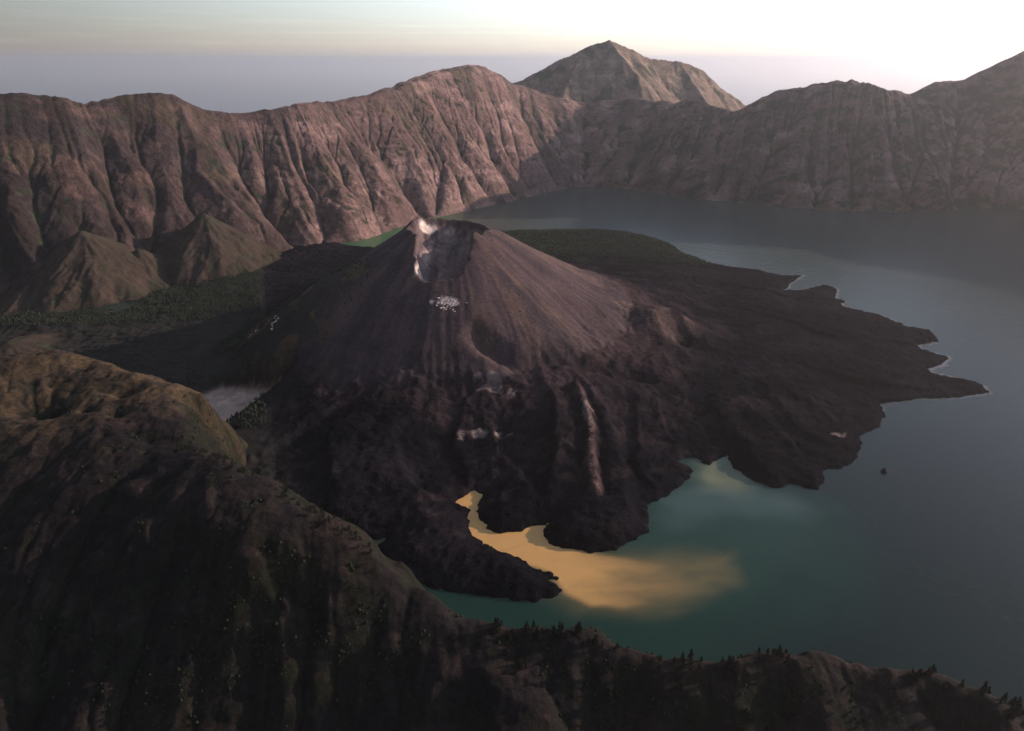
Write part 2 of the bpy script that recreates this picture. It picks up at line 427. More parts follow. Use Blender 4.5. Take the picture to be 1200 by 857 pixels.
wob = (fbm(XV / 40, YV / 40, 3, 81) * 9 + fbm(XV / 13, YV / 13, 2, 83) * 6, fbm(XV / 40, YV / 40, 3, 82) * 9 + fbm(XV / 13, YV / 13, 2, 88) * 6)
SD = sdf_poly(XV, YV, shore, wob)
CX, CY = -212.0, 2235.0
dxc = XV - CX; dyc = YV - CY
rr = np.hypot(dxc, dyc); th = np.arctan2(dyc, dxc)
r_w = rr * (1 + 0.05 * fbm(np.cos(th) * 2 + 5, np.sin(th) * 2 + 5, 3, 84)) + fbm(XV / 200, YV / 200, 3, 85) * 14
cone = np.interp(r_w, [0, 128, 132, 170, 250, 350, 450, 530, 620, 720, 850, 1000, 1300, 1800], [402, 402, 400, 378, 328, 265, 198, 148, 104, 74, 50, 36, 22, 14])
# right-hand and far flanks stretch out, the left one stays straight
cone += 42 * np.exp(-(((th - 0.25 + math.pi) % (2 * math.pi) - math.pi) / 0.7) ** 2) * np.exp(-((rr - 640) / 200) ** 2)
cone += 0 * np.exp(-((th - 0.1) / 0.5) ** 2) * np.exp(-((rr - 520) / 180) ** 2)
cone -= 16 * (1 - np.exp(-rr / 300)) * np.exp(-((th - 2.9) / 0.5) ** 2)
sh_rise = np.where(SD > 0, 11 * (1 - np.exp(-SD / 9)) + 0.16 * np.minimum(SD, 420) , SD * 0.8)
lump = fbm(XV / 130, YV / 130, 4, 86); lump2 = ridged(XV / 55 + 0.3 * lump, YV / 55, 4, 87)
flat_rise = sh_rise + (lump * 9 + lump2 * 5) * smooth(0, 60, SD)
Zv = np.where(SD > 0, np.minimum(cone + lump * 7 * smooth(400, 700, rr), flat_rise + 0.0 * rr), sh_rise)
# smooth join between cone and the lava apron
Zc = cone; Zf = flat_rise
kk = 30.0
hmix = np.clip(0.5 + 0.5 * (Zf - Zc) / kk, 0, 1)
Zsm = Zf * (1 - hmix) + Zc * hmix - kk * hmix * (1 - hmix)
Zv = np.where(SD > 0, np.minimum(cone, Zf) + np.maximum(cone - 85, 0) * smooth(120, 420, SD) * 0 , sh_rise)
kk = 26.0
capz = np.where(SD > 0, 6 * (1 - np.exp(-SD / 6)) + 0.13 * SD + 0.25 * np.maximum(SD - 130, 0) + 2.5 * np.maximum(SD - 350, 0), sh_rise)
hm = np.clip(0.5 + 0.5 * (capz - cone) / kk, 0, 1)
Zv = np.where(SD > 0, np.minimum(capz * (1 - hm) + cone * hm - kk * hm * (1 - hm) * smooth(0, 60, SD) + (lump * 9 + lump2 * 4) * smooth(0, 60, SD) * smooth(420, 640, rr), capz), sh_rise)

# lava tongues with levees running down to the lake: (pixel, altitude) centre lines
def line_sd(pts, XX=XV, YY=YV):
    d = np.full(XX.shape, 1e9); tt = np.zeros(XX.shape)
    L = 0; tot = sum(np.hypot(b[0] - a[0], b[1] - a[1]) for a, b in zip(pts[:-1], pts[1:]))
    for a, b in zip(pts[:-1], pts[1:]):
        ex, ey = b[0] - a[0], b[1] - a[1]; l2 = ex * ex + ey * ey; l = math.sqrt(l2)
        t = np.clip(((XX - a[0]) * ex + (YY - a[1]) * ey) / l2, 0, 1)
        dd = np.hypot(XX - a[0] - t * ex, YY - a[1] - t * ey)
        m = dd < d
        d = np.where(m, dd, d); tt = np.where(m, (L + t * l) / tot, tt); L += l
    return d, tt
wf1 = fbm(XV / 70, YV / 70, 3, 91) * 16; wf2 = fbm(XV / 70, YV / 70, 3, 92) * 16
wf1 += fbm(XV / 22, YV / 22, 2, 96) * 7; wf2 += fbm(XV / 22, YV / 22, 2, 97) * 7
XW, YW = XV + wf1, YV + wf2
flows = [([(655, 445, 95), (680, 470, 85), (690, 520, 55), (692, 570, 35), (690, 632, 8)], 120, 26, 0.0),
         ([(560, 470, 90), (555, 510, 62), (590, 570, 30), (600, 610, 6)], 80, 18, 0.2),
         ([(470, 470, 70), (420, 520, 40), (440, 580, 30), (520, 640, 20), (620, 690, 6)], 130, 20, 0.0),
         ([(760, 470, 60), (770, 520, 40), (780, 560, 12)], 70, 16, 0.0),
         ([(850, 470, 40), (900, 520, 25), (920, 562, 6)], 90, 18, 0.0),
         ([(900, 440, 40), (960, 500, 20), (1000, 520, 6)], 90, 14, 0.0),
         ([(930, 420, 35), (1010, 440, 22), (1140, 457, 5)], 60, 16, 0.0),
         ([(880, 360, 35), (980, 390, 22), (1090, 397, 5)], 80, 13, 0.0),
         ([(860, 330, 35), (930, 345, 20), (970, 348, 6)], 60, 12, 0.0),
         ([(400, 480, 40), (340, 500, 22), (290, 530, 8)], 120, 16, 0.0)]
ogive = np.zeros(XV.shape); flow_m = np.zeros(XV.shape)
for pts, w, hgt, t0 in flows:
    P3 = [tuple(PZ(a, b, c)[:2]) for a, b, c in pts]
    d, t = line_sd(P3, XW, YW)
    wloc = w * (0.55 + 0.45 * t)
    q = np.clip(d / wloc, 0, 3)
    lev = np.exp(-((q - 0.82) / 0.16) ** 2) * 0.35
    body = np.clip(1 - q ** 4, 0, 1) * (1 - 0.30 * np.exp(-(q / 0.45) ** 2)) + lev
    Zv = np.where(SD > 0, Zv + 0.8 * hgt * body * smooth(0, 60, SD) * (0.45 + 0.55 * smooth(0, 0.25, t)), Zv)
    m = np.clip(1.2 - q, 0, 1)
    ogive += m * np.sin((t * sum(np.hypot(b[0] - a[0], b[1] - a[1]) for a, b in zip(P3[:-1], P3[1:])) - 0.35 * wloc * q ** 2) / 2.6 + 4 * lump) * 1.7 * (0.3 + np.clip(lump2, 0, 1))
    flow_m = np.maximum(flow_m, m)
Zv += np.where(SD > 6, ogive * (1 + 0.6 * fbm(XV / 30, YV / 30, 2, 93)), 0)
Zv += np.where(SD > 3, (ridged(XW / 24, YW / 24, 3, 94) * 2.3 + fbm(XV / 12, YV / 12, 2, 95) * 2.6) * smooth(430, 620, rr), 0)
Zv += 14 * smooth(3120, 3300, YV) * smooth(0, 90, SD) * (XV > -400) * smooth(950, 700, XV)
# side cone with an open bowl, and the dark trench behind the tongues
def bump_at(px, py, z, rad, h, pw=2.0, Z0=None):
    p = PZ(px, py, z); d = np.hypot(XV - p[0], YV - p[1]) / rad
    return h * np.exp(-d ** pw)
Zv += bump_at(785, 396, 60, 105, 62) - bump_at(800, 402, 62, 58, 74)
side = bump_at(785, 396, 60, 130, 1)
d, t = line_sd([tuple(PZ(a, b, c)[:2]) for a, b, c in [(560, 425, 110), (600, 440, 95), (660, 436, 85), (720, 437, 75), (758, 445, 60)]], XW, YW)
Zv -= 36 * np.exp(-(d / 30) ** 2)
d, t = line_sd([tuple(PZ(a, b, c)[:2]) for a, b, c in [(676, 450, 105), (690, 480, 92), (694, 530, 60), (696, 570, 42)]], XV + wf1 * 0.4, YV + wf2 * 0.4)
Zv += 15 * np.exp(-((d - 4) / 10) ** 2) - 8 * np.exp(-((d - 24) / 11) ** 2)
levee = np.exp(-((d - 2) / 13) ** 2)

# summit: a ragged ring with a wide upper bowl and a breached front pit
Zv -= np.where(rr < 900, 0, 0)
rim = 130 + 16 * fbm(np.cos(th) * 1.6 + 3, np.sin(th) * 1.6, 4, 101)
rag = fbm(th * 3.5, rr / 60, 4, 102)
inner = np.clip((rim - rr) / rim, 0, 1)
wall_drop = 72 * np.clip(inner / 0.36, 0, 1) ** 0.75 + 16 * rag * smooth(0.02, 0.2, inner)
Zv -= wall_drop
# the rim is high on the left (pinnacle) and behind, low in front
ang = lambda a, w: np.exp(-(((th - a + math.pi) % (2 * math.pi) - math.pi) / w) ** 2)
ringw = np.exp(-((rr - rim) / 55) ** 2)
Zv += ringw * (14 * ang(2.6, 0.28) - 16 * ang(0.2, 0.55) - 8 * ang(1.3, 0.6) + 11 * rag)
fyd = CY - YV
rag2 = fbm(XV / 26, YV / 26, 4, 104)
zfl = np.interp(fyd, [-70, 0, 60, 130, 215, 275, 300, 330], [346, 340, 322, 292, 266, 284, 312, 420]) + rag2 * 14
lat = np.abs((XV - CX + 3 + 10 * rag2) / (84 - 0.05 * np.abs(fyd - 120)))
zfl = zfl + np.clip(lat, 0, 3) ** 5 * 85 + np.where(fyd < -60, 300, 0)
inpit = (zfl < Zv - 4) & (rr < 330)
pit = np.where(inpit, 0.5, 1.2)
Zv = np.where(rr < 340, np.minimum(Zv, zfl), Zv)
# flank chutes
ch = ridged(th * 14 + 0.5 * lump, rr / 700, 3, 103)
Zv += ch * 1.6 * smooth(150, 260, rr) * (1 - smooth(520, 700, rr))
# talus pyramids leaning on the wall, older hummock by the shore
tal = np.zeros(XV.shape)
for (px_, py_, yy_, sl, fl) in [(95, 270, 2890, 0.68, 1), (160, 290, 2960, 0.70, 1), (238, 250, 3190, 0.76, 1), (30, 335, 2640, 0.5, 1), (10, 398, 2080, 0.30, 1)]:
    p = PY(px_, py_, yy_)
    d = np.sqrt((XV - p[0] + wf1 * 0.8) ** 2 + ((YV - p[1]) * 0.92 + wf2 * 0.8) ** 2 + 40)
    a = np.arctan2(YV - p[1], XV - p[0])
    hz = p[2] - d * sl * (1 + 0.08 * vnoise(a * 5, d / 200, 111)) + 6 * ridged(a * 4 + d / 160, d / 150, 4, 112) * smooth(0, 120, d)
    tal = np.maximum(tal, smooth(-2, 8, hz - Zv)); Zv = np.maximum(Zv, hz)
hum = np.zeros(XV.shape)
for (px_, py_, z_, rad, h) in [(345, 418, 45, 150, 42), (390, 405, 60, 120, 35), (300, 410, 45, 110, 20)]:
    b = bump_at(px_, py_, z_, rad, h); Zv += b; hum = np.maximum(hum, b / h)
# valley on the left
vx_ = smooth(-760, -1000, XV + 0.35 * (YV - 2300))
Zv = Zv * 1.0 + vx_ * (fbm(XV / 200, YV / 200, 4, 113) * 10 - np.maximum(Zv - 52, 0) * 0.75 * (tal < 0.5) * smooth(600, 760, rr))
beach_poly = np.array([tuple(PZ(a, b, 8)[:2]) for a, b in [(225, 470), (262, 455), (300, 458), (350, 461), (325, 474), (300, 484), (282, 496), (262, 508), (258, 519), (275, 521), (258, 528), (235, 520)]])
SB = sdf_poly(XV, YV, beach_poly, (wob[0] * 0.9, wob[1] * 0.9))
Zv = np.where(SB > -20, Zv * (1 - smooth(-20, 6, SB)) + (7 + 0.3 * lump) * smooth(-20, 6, SB), Zv)
Hh = Zv / CELL
em = (SD > 15) & ((rr < 650) | (tal > 0.3))
He = carve(Hh, 60000, 60, 2, 0.55, seed=7, inertia=0.4)
ef = np.clip(smooth(8, 30, SD) * np.maximum(1 - smooth(560, 700, rr), tal), 0, 1)
Zv = (Hh * (1 - ef) + He * ef) * CELL
# colours
cV = np.ones(Zv.shape + (3,)) * np.array([0.008, 0.008, 0.011])                         # black lava
nl = fbm(XV / 150, YV / 150, 5, 121)
cV = mixc(cV, [0.016, 0.0145, 0.018], smooth(-0.1, 0.4, nl) * 0.8)
cone_m = 1 - smooth(400, 720 + 170 * (XV > CX) * smooth(0, 400, XV - CX), rr + 130 * nl + 60 * lump)
cV = mixc(cV, [0.086, 0.057, 0.059], cone_m)
cV = mixc(cV, [0.054, 0.039, 0.043], cone_m * smooth(-0.2, 0.4, fbm(th * 9, rr / 260, 4, 122)))
cV = mixc(cV, [0.125, 0.082, 0.066], cone_m * smooth(0.1, 0.5, fbm(th * 7 + 3, rr / 150, 5, 123)) * 0.8)
cr_in = smooth(0.02, 0.14, inner) + blur(inpit.astype(float), 1)
cr_in = np.clip(cr_in, 0, 1)
cV = mixc(cV, [0.20, 0.145, 0.138], cr_in)  # interior painted lighter to look lit while it stands in shadow
cV = mixc(cV, [0.40, 0.30, 0.27], cr_in * smooth(0.1, 0.5, fbm(XV / 30, Zv / 22, 4, 124)))
cV = mixc(cV, [0.09, 0.070, 0.072], cr_in * smooth(0.1, 0.5, fbm(XV / 24 + 9, Zv / 40, 4, 125)))
def spot(px_, py_, z_, rx, ry, warp=0.5):
    p = PZ(px_, py_, z_)
    q = np.hypot((XV - p[0]) / rx, (YV - p[1]) / ry) + warp * fbm(XV / 18, YV / 18, 3, 126)
    return 1 - smooth(0.7, 1.1, q)
apron = smooth(500, 650, rr) * (1 - smooth(1000, 1250, rr)) * (XV > CX)
cV = mixc(cV, [0.034, 0.025, 0.027], apron * smooth(0.0, 0.4, fbm(XV / 90, YV / 60, 5, 127)) * 0.7)
cV = mixc(cV, [0.120, 0.082, 0.074], levee * 0.8 * smooth(-0.3, 0.2, fbm(XV / 30, YV / 30, 3, 133)))  # levee crest tinted brown as if the low sun caught it
cV = mixc(cV, [0.090, 0.064, 0.056], smooth(0.35, 0.8, side) * smooth(-0.35, 0.15, fbm(XV / 50, YV / 50, 4, 134)))
# green-brown scrub on the older ground
veg_v = np.clip(vx_ + hum, 0, 1)
cV = mixc(cV, [0.026, 0.025, 0.020], veg_v * 0.9)
cV = mixc(cV, [0.12, 0.078, 0.036], np.clip(hum * 1.3, 0, 1) * smooth(0.05, 0.35, fbm(XV / 60, YV / 60, 4, 128)))
cV = mixc(cV, [0.058, 0.043, 0.032], tal * 0.95)
cV = mixc(cV, [0.045, 0.045, 0.028], tal * smooth(0.15, 0.4, fbm(XV / 40, YV / 40, 4, 129)))
fl_for = spot(702, 288, 15, 560, 230, 0.15) * (YV > 3150) * smooth(5, 20, SD)
cV = mixc(cV, [0.040, 0.045, 0.028], np.clip(smooth(3120, 3240, YV + 60 * nl) * (XV > -500) * (XV < 900), 0, 1))
sand = smooth(-4, 6, SB) * (0.75 + 0.25 * smooth(-0.3, 0.2, nl))
cV = mixc(cV, [0.70, 0.51, 0.40], sand)
cV = mixc(cV, [0.10, 0.085, 0.08], 0.35 * sand * smooth(0.0, 0.3, fbm(XV / 25, YV / 25, 4, 130) + smooth(1690, 1800, YV) * 0.7 - 0.25))
rim_pale = ang(2.35, 0.42) * np.exp(-((rr - 112) / 17) ** 2) + 0.35 * fbm(XV / 20, YV / 20, 3, 131)
cV = mixc(cV, [0.72, 0.60, 0.53], smooth(0.45, 0.7, rim_pale) * (rr < 160))
lip = np.exp(-((XV - CX + 72) / 11) ** 2 - ((YV - CY + 235) / 34) ** 2) + 0.3 * fbm(XV / 16, YV / 16, 3, 132)
cV = mixc(cV, [0.66, 0.55, 0.48], smooth(0.4, 0.7, lip) * (rr < 330))
cV = mixc(cV, [0.55, 0.46, 0.43], spot(524, 346, 284, 34, 14, 1.3) * 0.85)
for (px_, py_, z_, rx, ry) in [(560, 500, 70, 55, 16), (690, 480, 90, 12, 50), (575, 455, 95, 30, 30), (600, 462, 90, 18, 14), (985, 513, 10, 20, 10), (530, 270, 370, 40, 14)]:
    cV = mixc(cV, [0.24, 0.185, 0.165], spot(px_, py_, z_, rx, ry, 1.1) * 0.75)
VV = np.stack([XV, YV, Zv], -1).reshape(-1, 3); CVf = cV.reshape(-1, 3)
ny, nx = Zv.shape
qc = lambda A: (A[:-1, :-1] + A[1:, 1:] + A[:-1, 1:] + A[1:, :-1]) / 4
kSB = qc(SB) > 0; kcone = (qc(rr + 40 * nl) < 600) & ~kSB
kdeep = (qc(SD) > -14)
kval = (qc(np.clip(vx_ + hum, 0, 1)) > 0.5) & ~kSB & ~kcone
klav = ~kSB & ~kcone & ~kval & kdeep
kval &= kdeep
o = sub_mesh('volcano_cone', VV, grid_faces(ny, nx, kcone), M_volc, CVf); tag(o, 'purple brown ash cone with an open double crater in the middle of the lake', kind='structure')
o = sub_mesh('lava_field', VV, grid_faces(ny, nx, klav), M_lava, CVf); tag(o, 'black ridged lava field reaching into the lake below the cone', kind='structure')
o = sub_mesh('valley_floor', VV, grid_faces(ny, nx, kval), M_volc, CVf); tag(o, 'dark wooded valley between the ash cone and the rim wall', kind='structure')
o = sub_mesh('beach', VV, grid_faces(ny, nx, kSB & kdeep), M_sand, CVf); tag(o, 'pale sand flat between black lava and the near hill', kind='structure')

# ------------------------------------------------------------------ near slope under the camera
R0 = [(-230, 412, 300), (0, 428, 285), (70, 421, 285), (150, 440, 275), (200, 452, 262), (238, 466, 240)]
R1 = [(-230, 495, 262), (0, 505, 250), (120, 492, 258), (200, 520, 238), (260, 545, 226), (330, 577, 212), (400, 624, 180), (440, 657, 150), (470, 685, 122), (512, 718, 88)]
S1 = [(560, 738, 78), (640, 744, 72), (700, 752, 62), (780, 780, 54), (850, 780, 54), (900, 772, 54), (1000, 784, 42), (1100, 796, 32), (1200, 834, 20), (1360, 880, 8)]
ctrl = []
def densify(L, k=4):
    out = []
    for a, b in zip(L[:-1], L[1:]):
        for t in np.arange(k) / k: out.append(tuple(np.array(a) * (1 - t) + np.array(b) * t))
    return out + [L[-1]]
for L in (R0, R1, S1):
    for a in densify([tuple(PZ(*q)) for q in L], 4): ctrl.append(a)
# ground falling steeply behind the crests
for q in densify([tuple(PZ(*q)) for q in R0], 2):
    ctrl += [(q[0] + 5, q[1] + 80, q[2] - 115), (q[0] + 10, q[1] + 165, 0), (q[0] + 10, q[1] + 260, -60), (q[0] + 20, q[1] + 500, -80)]
q = PZ(238, 466, 240); ctrl += [(q[0] + 40, q[1] + 60, 70), (q[0] + 75, q[1] + 100, -30)]
for q in densify([tuple(PZ(*q)) for q in [(231, 476, 232), (234, 495, 220), (240, 512, 214), (252, 532, 216)]], 2):
    ctrl += [q, (q[0] + 30, q[1] + 30, q[2] - 110), (q[0] + 62, q[1] + 62, 0), (q[0] + 90, q[1] + 90, -50), (q[0] + 170, q[1] + 190, -80)]
for q in densify([tuple(PZ(*q)) for q in R1[4:]], 3):
    s = q[2] / 1.45; ctrl += [(q[0] + 0.42 * s, q[1] + 0.9 * s, 0), (q[0] + 0.42 * s * 1.9, q[1] + 0.9 * s * 1.9, -40), (q[0] + 0.42 * (s + 300), q[1] + 0.9 * (s + 300), -60)]
for q in densify([tuple(PZ(*q)) for q in S1], 2):
    s = q[2] / 1.35; ctrl += [(q[0], q[1] + s, 0), (q[0], q[1] + s + 45, -35), (q[0], q[1] + s + 300, -60)]
for a in [(-230, 857, 40), (0, 620, 190), (0, 740, 108), (0, 857, 30), (150, 600, 205), (150, 720, 128), (150, 857, 22), (300, 680, 165), (300, 760, 84), (300, 857, 14),
          (400, 720, 120), (400, 800, 44), (450, 857, 5), (480, 760, 72), (545, 775, 66), (590, 815, 48), (640, 857, 30), (540, 850, 18), (600, 770, 50), (640, 790, 48), (700, 800, 40), (700, 857, 4),
          (800, 820, 34), (800, 857, 8), (900, 815, 34), (900, 857, 4), (1000, 820, 26), (1000, 857, 14), (1100, 830, 18), (1100, 857, 10), (1200, 857, 6), (70, 455, 276), (150, 470, 258), (60, 480, 258)]:
    ctrl.append(tuple(PZ(*a)))
for x_ in range(-1500, 1301, 280): ctrl += [(x_, 430, -20)]
ctrl = np.array(ctrl)
def rbf_fit(C, eps=6.0):
    D = np.hypot(C[:, None, 0] - C[None, :, 0], C[:, None, 1] - C[None, :, 1])
    n = len(C); A = np.zeros((n + 1, n + 1)); A[:n, :n] = -np.sqrt(D * D + eps * eps) - np.eye(n) * -2.0; A[:n, n] = 1; A[n, :n] = 1
    return np.linalg.solve(A, np.append(C[:, 2], 0))
NC = 3.0
gx = np.arange(-1500, 1100, NC); gy = np.arange(470, 1620, NC)
XN, YN = np.meshgrid(gx, gy)
# interpolate on a coarse grid, then refine
cgx = np.arange(-1512, 1112, 12.0); cgy = np.arange(458, 1632, 12.0)
CXg, CYg = np.meshgrid(cgx, cgy)
w = rbf_fit(ctrl)
Zc_ = np.full(CXg.shape, w[-1])
for i in range(len(ctrl)): Zc_ -= w[i] * np.sqrt((CXg - ctrl[i, 0]) ** 2 + (CYg - ctrl[i, 1]) ** 2 + 36.0)
def bil(A, x0, y0, c, x, y):
    fx = np.clip((x - x0) / c, 0, A.shape[1] - 1.001); fy = np.clip((y - y0) / c, 0, A.shape[0] - 1.001)
    i = fx.astype(int); j = fy.astype(int); fx = fx - i; fy = fy - j
    return (A[j, i] * (1 - fx) + A[j, i + 1] * fx) * (1 - fy) + (A[j + 1, i] * (1 - fx) + A[j + 1, i + 1] * fx) * fy
ZN = blur(bil(Zc_, -1512, 458, 12.0, XN + 20 * fbm(XN / 60, YN / 60, 4, 147), YN + 20 * fbm(XN / 60, YN / 60, 4, 148)), 3)
amp = smooth(0, 40, ZN)
gul = ridged((XN + 0.35 * YN) / 120 + 0.4 * fbm(XN / 150, YN / 150, 3, 141), YN / 420, 4, 142)
ZN = ZN + amp * (gul * 3 + fbm(XN / 160, YN / 160, 4, 143) * 9 + fbm(XN / 35, YN / 35, 4, 144) * 3.0 + ridged(XN / 75, YN / 75, 4, 149) * 4.0)
nm = smooth(4, 30, ZN)
He = carve_coarse(ZN / NC, 8, mask=nm, n=3000, steps=30, iters=4, depth=1.3, seed=8)
He = carve_coarse(He, 3, mask=nm, n=12000, steps=50, iters=3, depth=1.3, seed=10)
He = carve(He, 40000, 50, 2, 1.0, seed=9, mask=nm) + nm * (fbm(XN / 11, YN / 11, 2, 145) * 0.35 + ridged(XN / 26, YN / 26, 3, 146) * 0.4)
ZN = np.where(ZN > 2, He * NC, ZN)
gN = fbm(XN / 130, YN / 130, 5, 151); gN2 = fbm(XN / 28, YN / 28, 5, 152)
concN = np.clip((blur_big(ZN, 5) - ZN) / 4, -1, 1)
# grass of the sunlit upper hill painted lighter, soil of shaded faces darker
lit_hill = smooth(1040, 1180, YN - 0.42 * (XN + 900) + 50 * gN)
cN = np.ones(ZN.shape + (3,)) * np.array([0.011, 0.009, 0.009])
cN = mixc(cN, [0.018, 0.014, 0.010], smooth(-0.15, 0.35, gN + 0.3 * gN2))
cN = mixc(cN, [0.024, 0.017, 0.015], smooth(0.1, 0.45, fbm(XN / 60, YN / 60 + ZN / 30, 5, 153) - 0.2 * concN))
cN = mixc(cN, mixc(np.ones(ZN.shape + (3,)) * np.array([0.066, 0.046, 0.026]), [0.040, 0.029, 0.021], smooth(-0.1, 0.3, gN2 - 0.3 * gN)), lit_hill)
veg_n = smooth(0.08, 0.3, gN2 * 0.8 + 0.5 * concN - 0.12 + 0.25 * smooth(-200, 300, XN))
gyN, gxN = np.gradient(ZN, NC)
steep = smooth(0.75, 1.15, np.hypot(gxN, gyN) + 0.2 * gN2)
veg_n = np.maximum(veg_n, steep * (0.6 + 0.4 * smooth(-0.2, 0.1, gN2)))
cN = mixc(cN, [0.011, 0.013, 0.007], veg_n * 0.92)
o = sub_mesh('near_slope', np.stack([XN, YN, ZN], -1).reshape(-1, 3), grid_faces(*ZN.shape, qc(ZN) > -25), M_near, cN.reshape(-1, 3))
tag(o, 'dark grassy ridge and spur falling to the lake in front', kind='structure')
def hN(x, y): return bil(ZN, -1500, 470, NC, np.asarray(x, float), np.asarray(y, float))
def hV(x, y): return bil(Zv, -2750, 905, CELL, np.asarray(x, float), np.asarray(y, float))

# ------------------------------------------------------------------ crater lake
lx = np.concatenate([np.arange(-1700, -300, 40.0), np.arange(-300, 1750, 7.0), np.arange(1750, 5200, 60.0)])
ly = np.concatenate([np.arange(640, 1900, 7.0), np.arange(1900, 3300, 14.0), np.arange(3300, 5700, 40.0)])
XL, YL = np.meshgrid(lx, ly)
LP, LQ = to_px(XL, YL, 0 * XL)
sw = 55
def swirl(X, Y, s):
    a = fbm(X / 230, Y / 230, 3, s) * sw; b = fbm(X / 230, Y / 230, 3, s + 5) * sw
    return X + a + 0.3 * sw * fbm(X / 60, Y / 60, 3, s + 9), Y + b + 0.3 * sw * fbm(X / 60, Y / 60, 3, s + 19)
XS, YS = swirl(XL, YL, 161)
def water_patch(poly, soft_in, soft_out, wv=1.0):
    P = np.array([tuple(PZ(a, b, 0)[:2]) for a, b in poly])
    d = sdf_poly(XL * (1 - wv) + XS * wv, YL * (1 - wv) + YS * wv, P)
    return smooth(-soft_out, soft_in, d)
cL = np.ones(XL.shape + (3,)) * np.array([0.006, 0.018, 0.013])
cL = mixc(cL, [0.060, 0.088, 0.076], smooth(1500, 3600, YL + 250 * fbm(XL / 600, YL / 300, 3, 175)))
cL = mixc(cL, [0.010, 0.040, 0.026], water_patch([(380, 590), (520, 690), (640, 620), (760, 600), (800, 540), (880, 540), (960, 600), (980, 660), (900, 720), (800, 790), (600, 780), (420, 700)], 60, 130))
cL = mixc(cL, [0.022, 0.062, 0.042], water_patch([(640, 640), (760, 600), (790, 560), (850, 535), (900, 570), (930, 600), (930, 660), (850, 700), (760, 720), (660, 700)], 60, 70) * 0.7)
cL = mixc(cL, [0.24, 0.26, 0.14], water_patch([(812, 535), (855, 530), (885, 565), (870, 580), (835, 578), (812, 560)], 40, 35) * (0.55 + 0.4 * fbm(XS / 60, YS / 60, 4, 171)))
cL = mixc(cL, [0.10, 0.16, 0.15], water_patch([(780, 590), (830, 575), (900, 580), (930, 595), (860, 600), (800, 606)], 20, 60) * 0.4)
plume = [(520, 570), (580, 560), (600, 615), (650, 600), (660, 640), (720, 648), (760, 655), (800, 668), (800, 690), (770, 708), (730, 716), (690, 712), (660, 695), (640, 670), (590, 655), (530, 625)]
cL = mixc(cL, [0.30, 0.22, 0.085], water_patch([(600, 600), (700, 640), (800, 640), (850, 650), (850, 680), (800, 712), (730, 718), (680, 710), (640, 680)], 45, 45) * (0.45 + 0.35 * fbm(XS / 110, YS / 40, 4, 172)))
far_end = smooth(660, 800, LP)
fil = fbm((XS + 0.5 * YS) / 120, (YS - 0.4 * XS) / 16, 5, 174)
pl = water_patch(plume, 12, 4, 0.22) * (1 - far_end) + water_patch(plume, 38, 26, 0.45) * far_end
pl = pl * (1 + 0.6 * fil * (0.2 + far_end))
fadep = 1 - smooth(640, 785, LP + 45 * fbm(XS / 70, YS / 35, 4, 173) + 40 * fil)
cL = mixc(cL, [0.70, 0.41, 0.14], np.clip(pl * (0.18 + 0.82 * fadep), 0, 1))
cL = mixc(cL, [0.22, 0.21, 0.09], water_patch([(515, 690), (540, 575), (552, 588), (545, 570), (556, 566), (556, 582), (552, 600)], 3, 8, 0.2) * 0.0)
cL = mixc(cL, [0.10, 0.11, 0.05], water_patch([(415, 622), (462, 622), (452, 645), (470, 675), (440, 660)], 15, 25, 0.3) * 0.8)
cL = mixc(cL, [0.045, 0.15, 0.060], water_patch([(380, 296), (400, 280), (450, 262), (520, 245), (520, 300), (440, 300)], 60, 200, 0.5))
# sky sheen on calm water, painted as a pale strip along the lava shore
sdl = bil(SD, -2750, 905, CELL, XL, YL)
sheen = smooth(-16 - 10 * fbm(XL / 90, YL / 90, 3, 176), -3, sdl) * smooth(420, 620, XL) * smooth(1650, 1900, YL) * (YL < 4000) * (XL < 1480)
cL = mixc(cL, [0.40, 0.37, 0.33], sheen * 0.4)
wallB = np.stack([foot[:, 0] + nn[:, 0] * 110, foot[:, 1] + nn[:, 1] * 110], 1)[::8]
lake_poly = np.vstack([wallB, [[2800, 600], [-400, 600]]])
inside = sdf_poly(XL, YL, lake_poly[::2]) > -60
M_lake = bpy.data.materials.new('lake water'); M_lake.use_nodes = True
n, l = M_lake.node_tree.nodes, M_lake.node_tree.links
p = n['Principled BSDF']
vc = n.new('ShaderNodeVertexColor'); vc.layer_name = 'tint'
l.new(vc.outputs['Color'], p.inputs['Base Color'])
p.inputs['IOR'].default_value = 1.33; p.inputs['Roughness'].default_value = 0.26; p.inputs['Specular IOR Level'].default_value = 0.36
tc = n.new('ShaderNodeTexCoord')
prev = None
for sc_, ds in ((0.03, 0.8), (0.3, 0.08)):
    t = n.new('ShaderNodeTexNoise'); t.inputs['Scale'].default_value = sc_; t.inputs['Detail'].default_value = 4
    l.new(tc.outputs['Object'], t.inputs['Vector'])
    b = n.new('ShaderNodeBump'); b.inputs['Distance'].default_value = ds; b.inputs['Strength'].default_value = 0.8
    l.new(t.outputs['Fac'], b.inputs['Height'])
    if prev: l.new(prev, b.inputs['Normal'])
    prev = b.outputs['Normal']
l.new(prev, p.inputs['Normal'])
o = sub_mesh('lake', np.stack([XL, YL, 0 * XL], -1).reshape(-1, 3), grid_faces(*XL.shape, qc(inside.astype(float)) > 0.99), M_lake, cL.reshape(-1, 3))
tag(o, 'teal crater lake with an orange sediment plume by the lava', kind='structure')

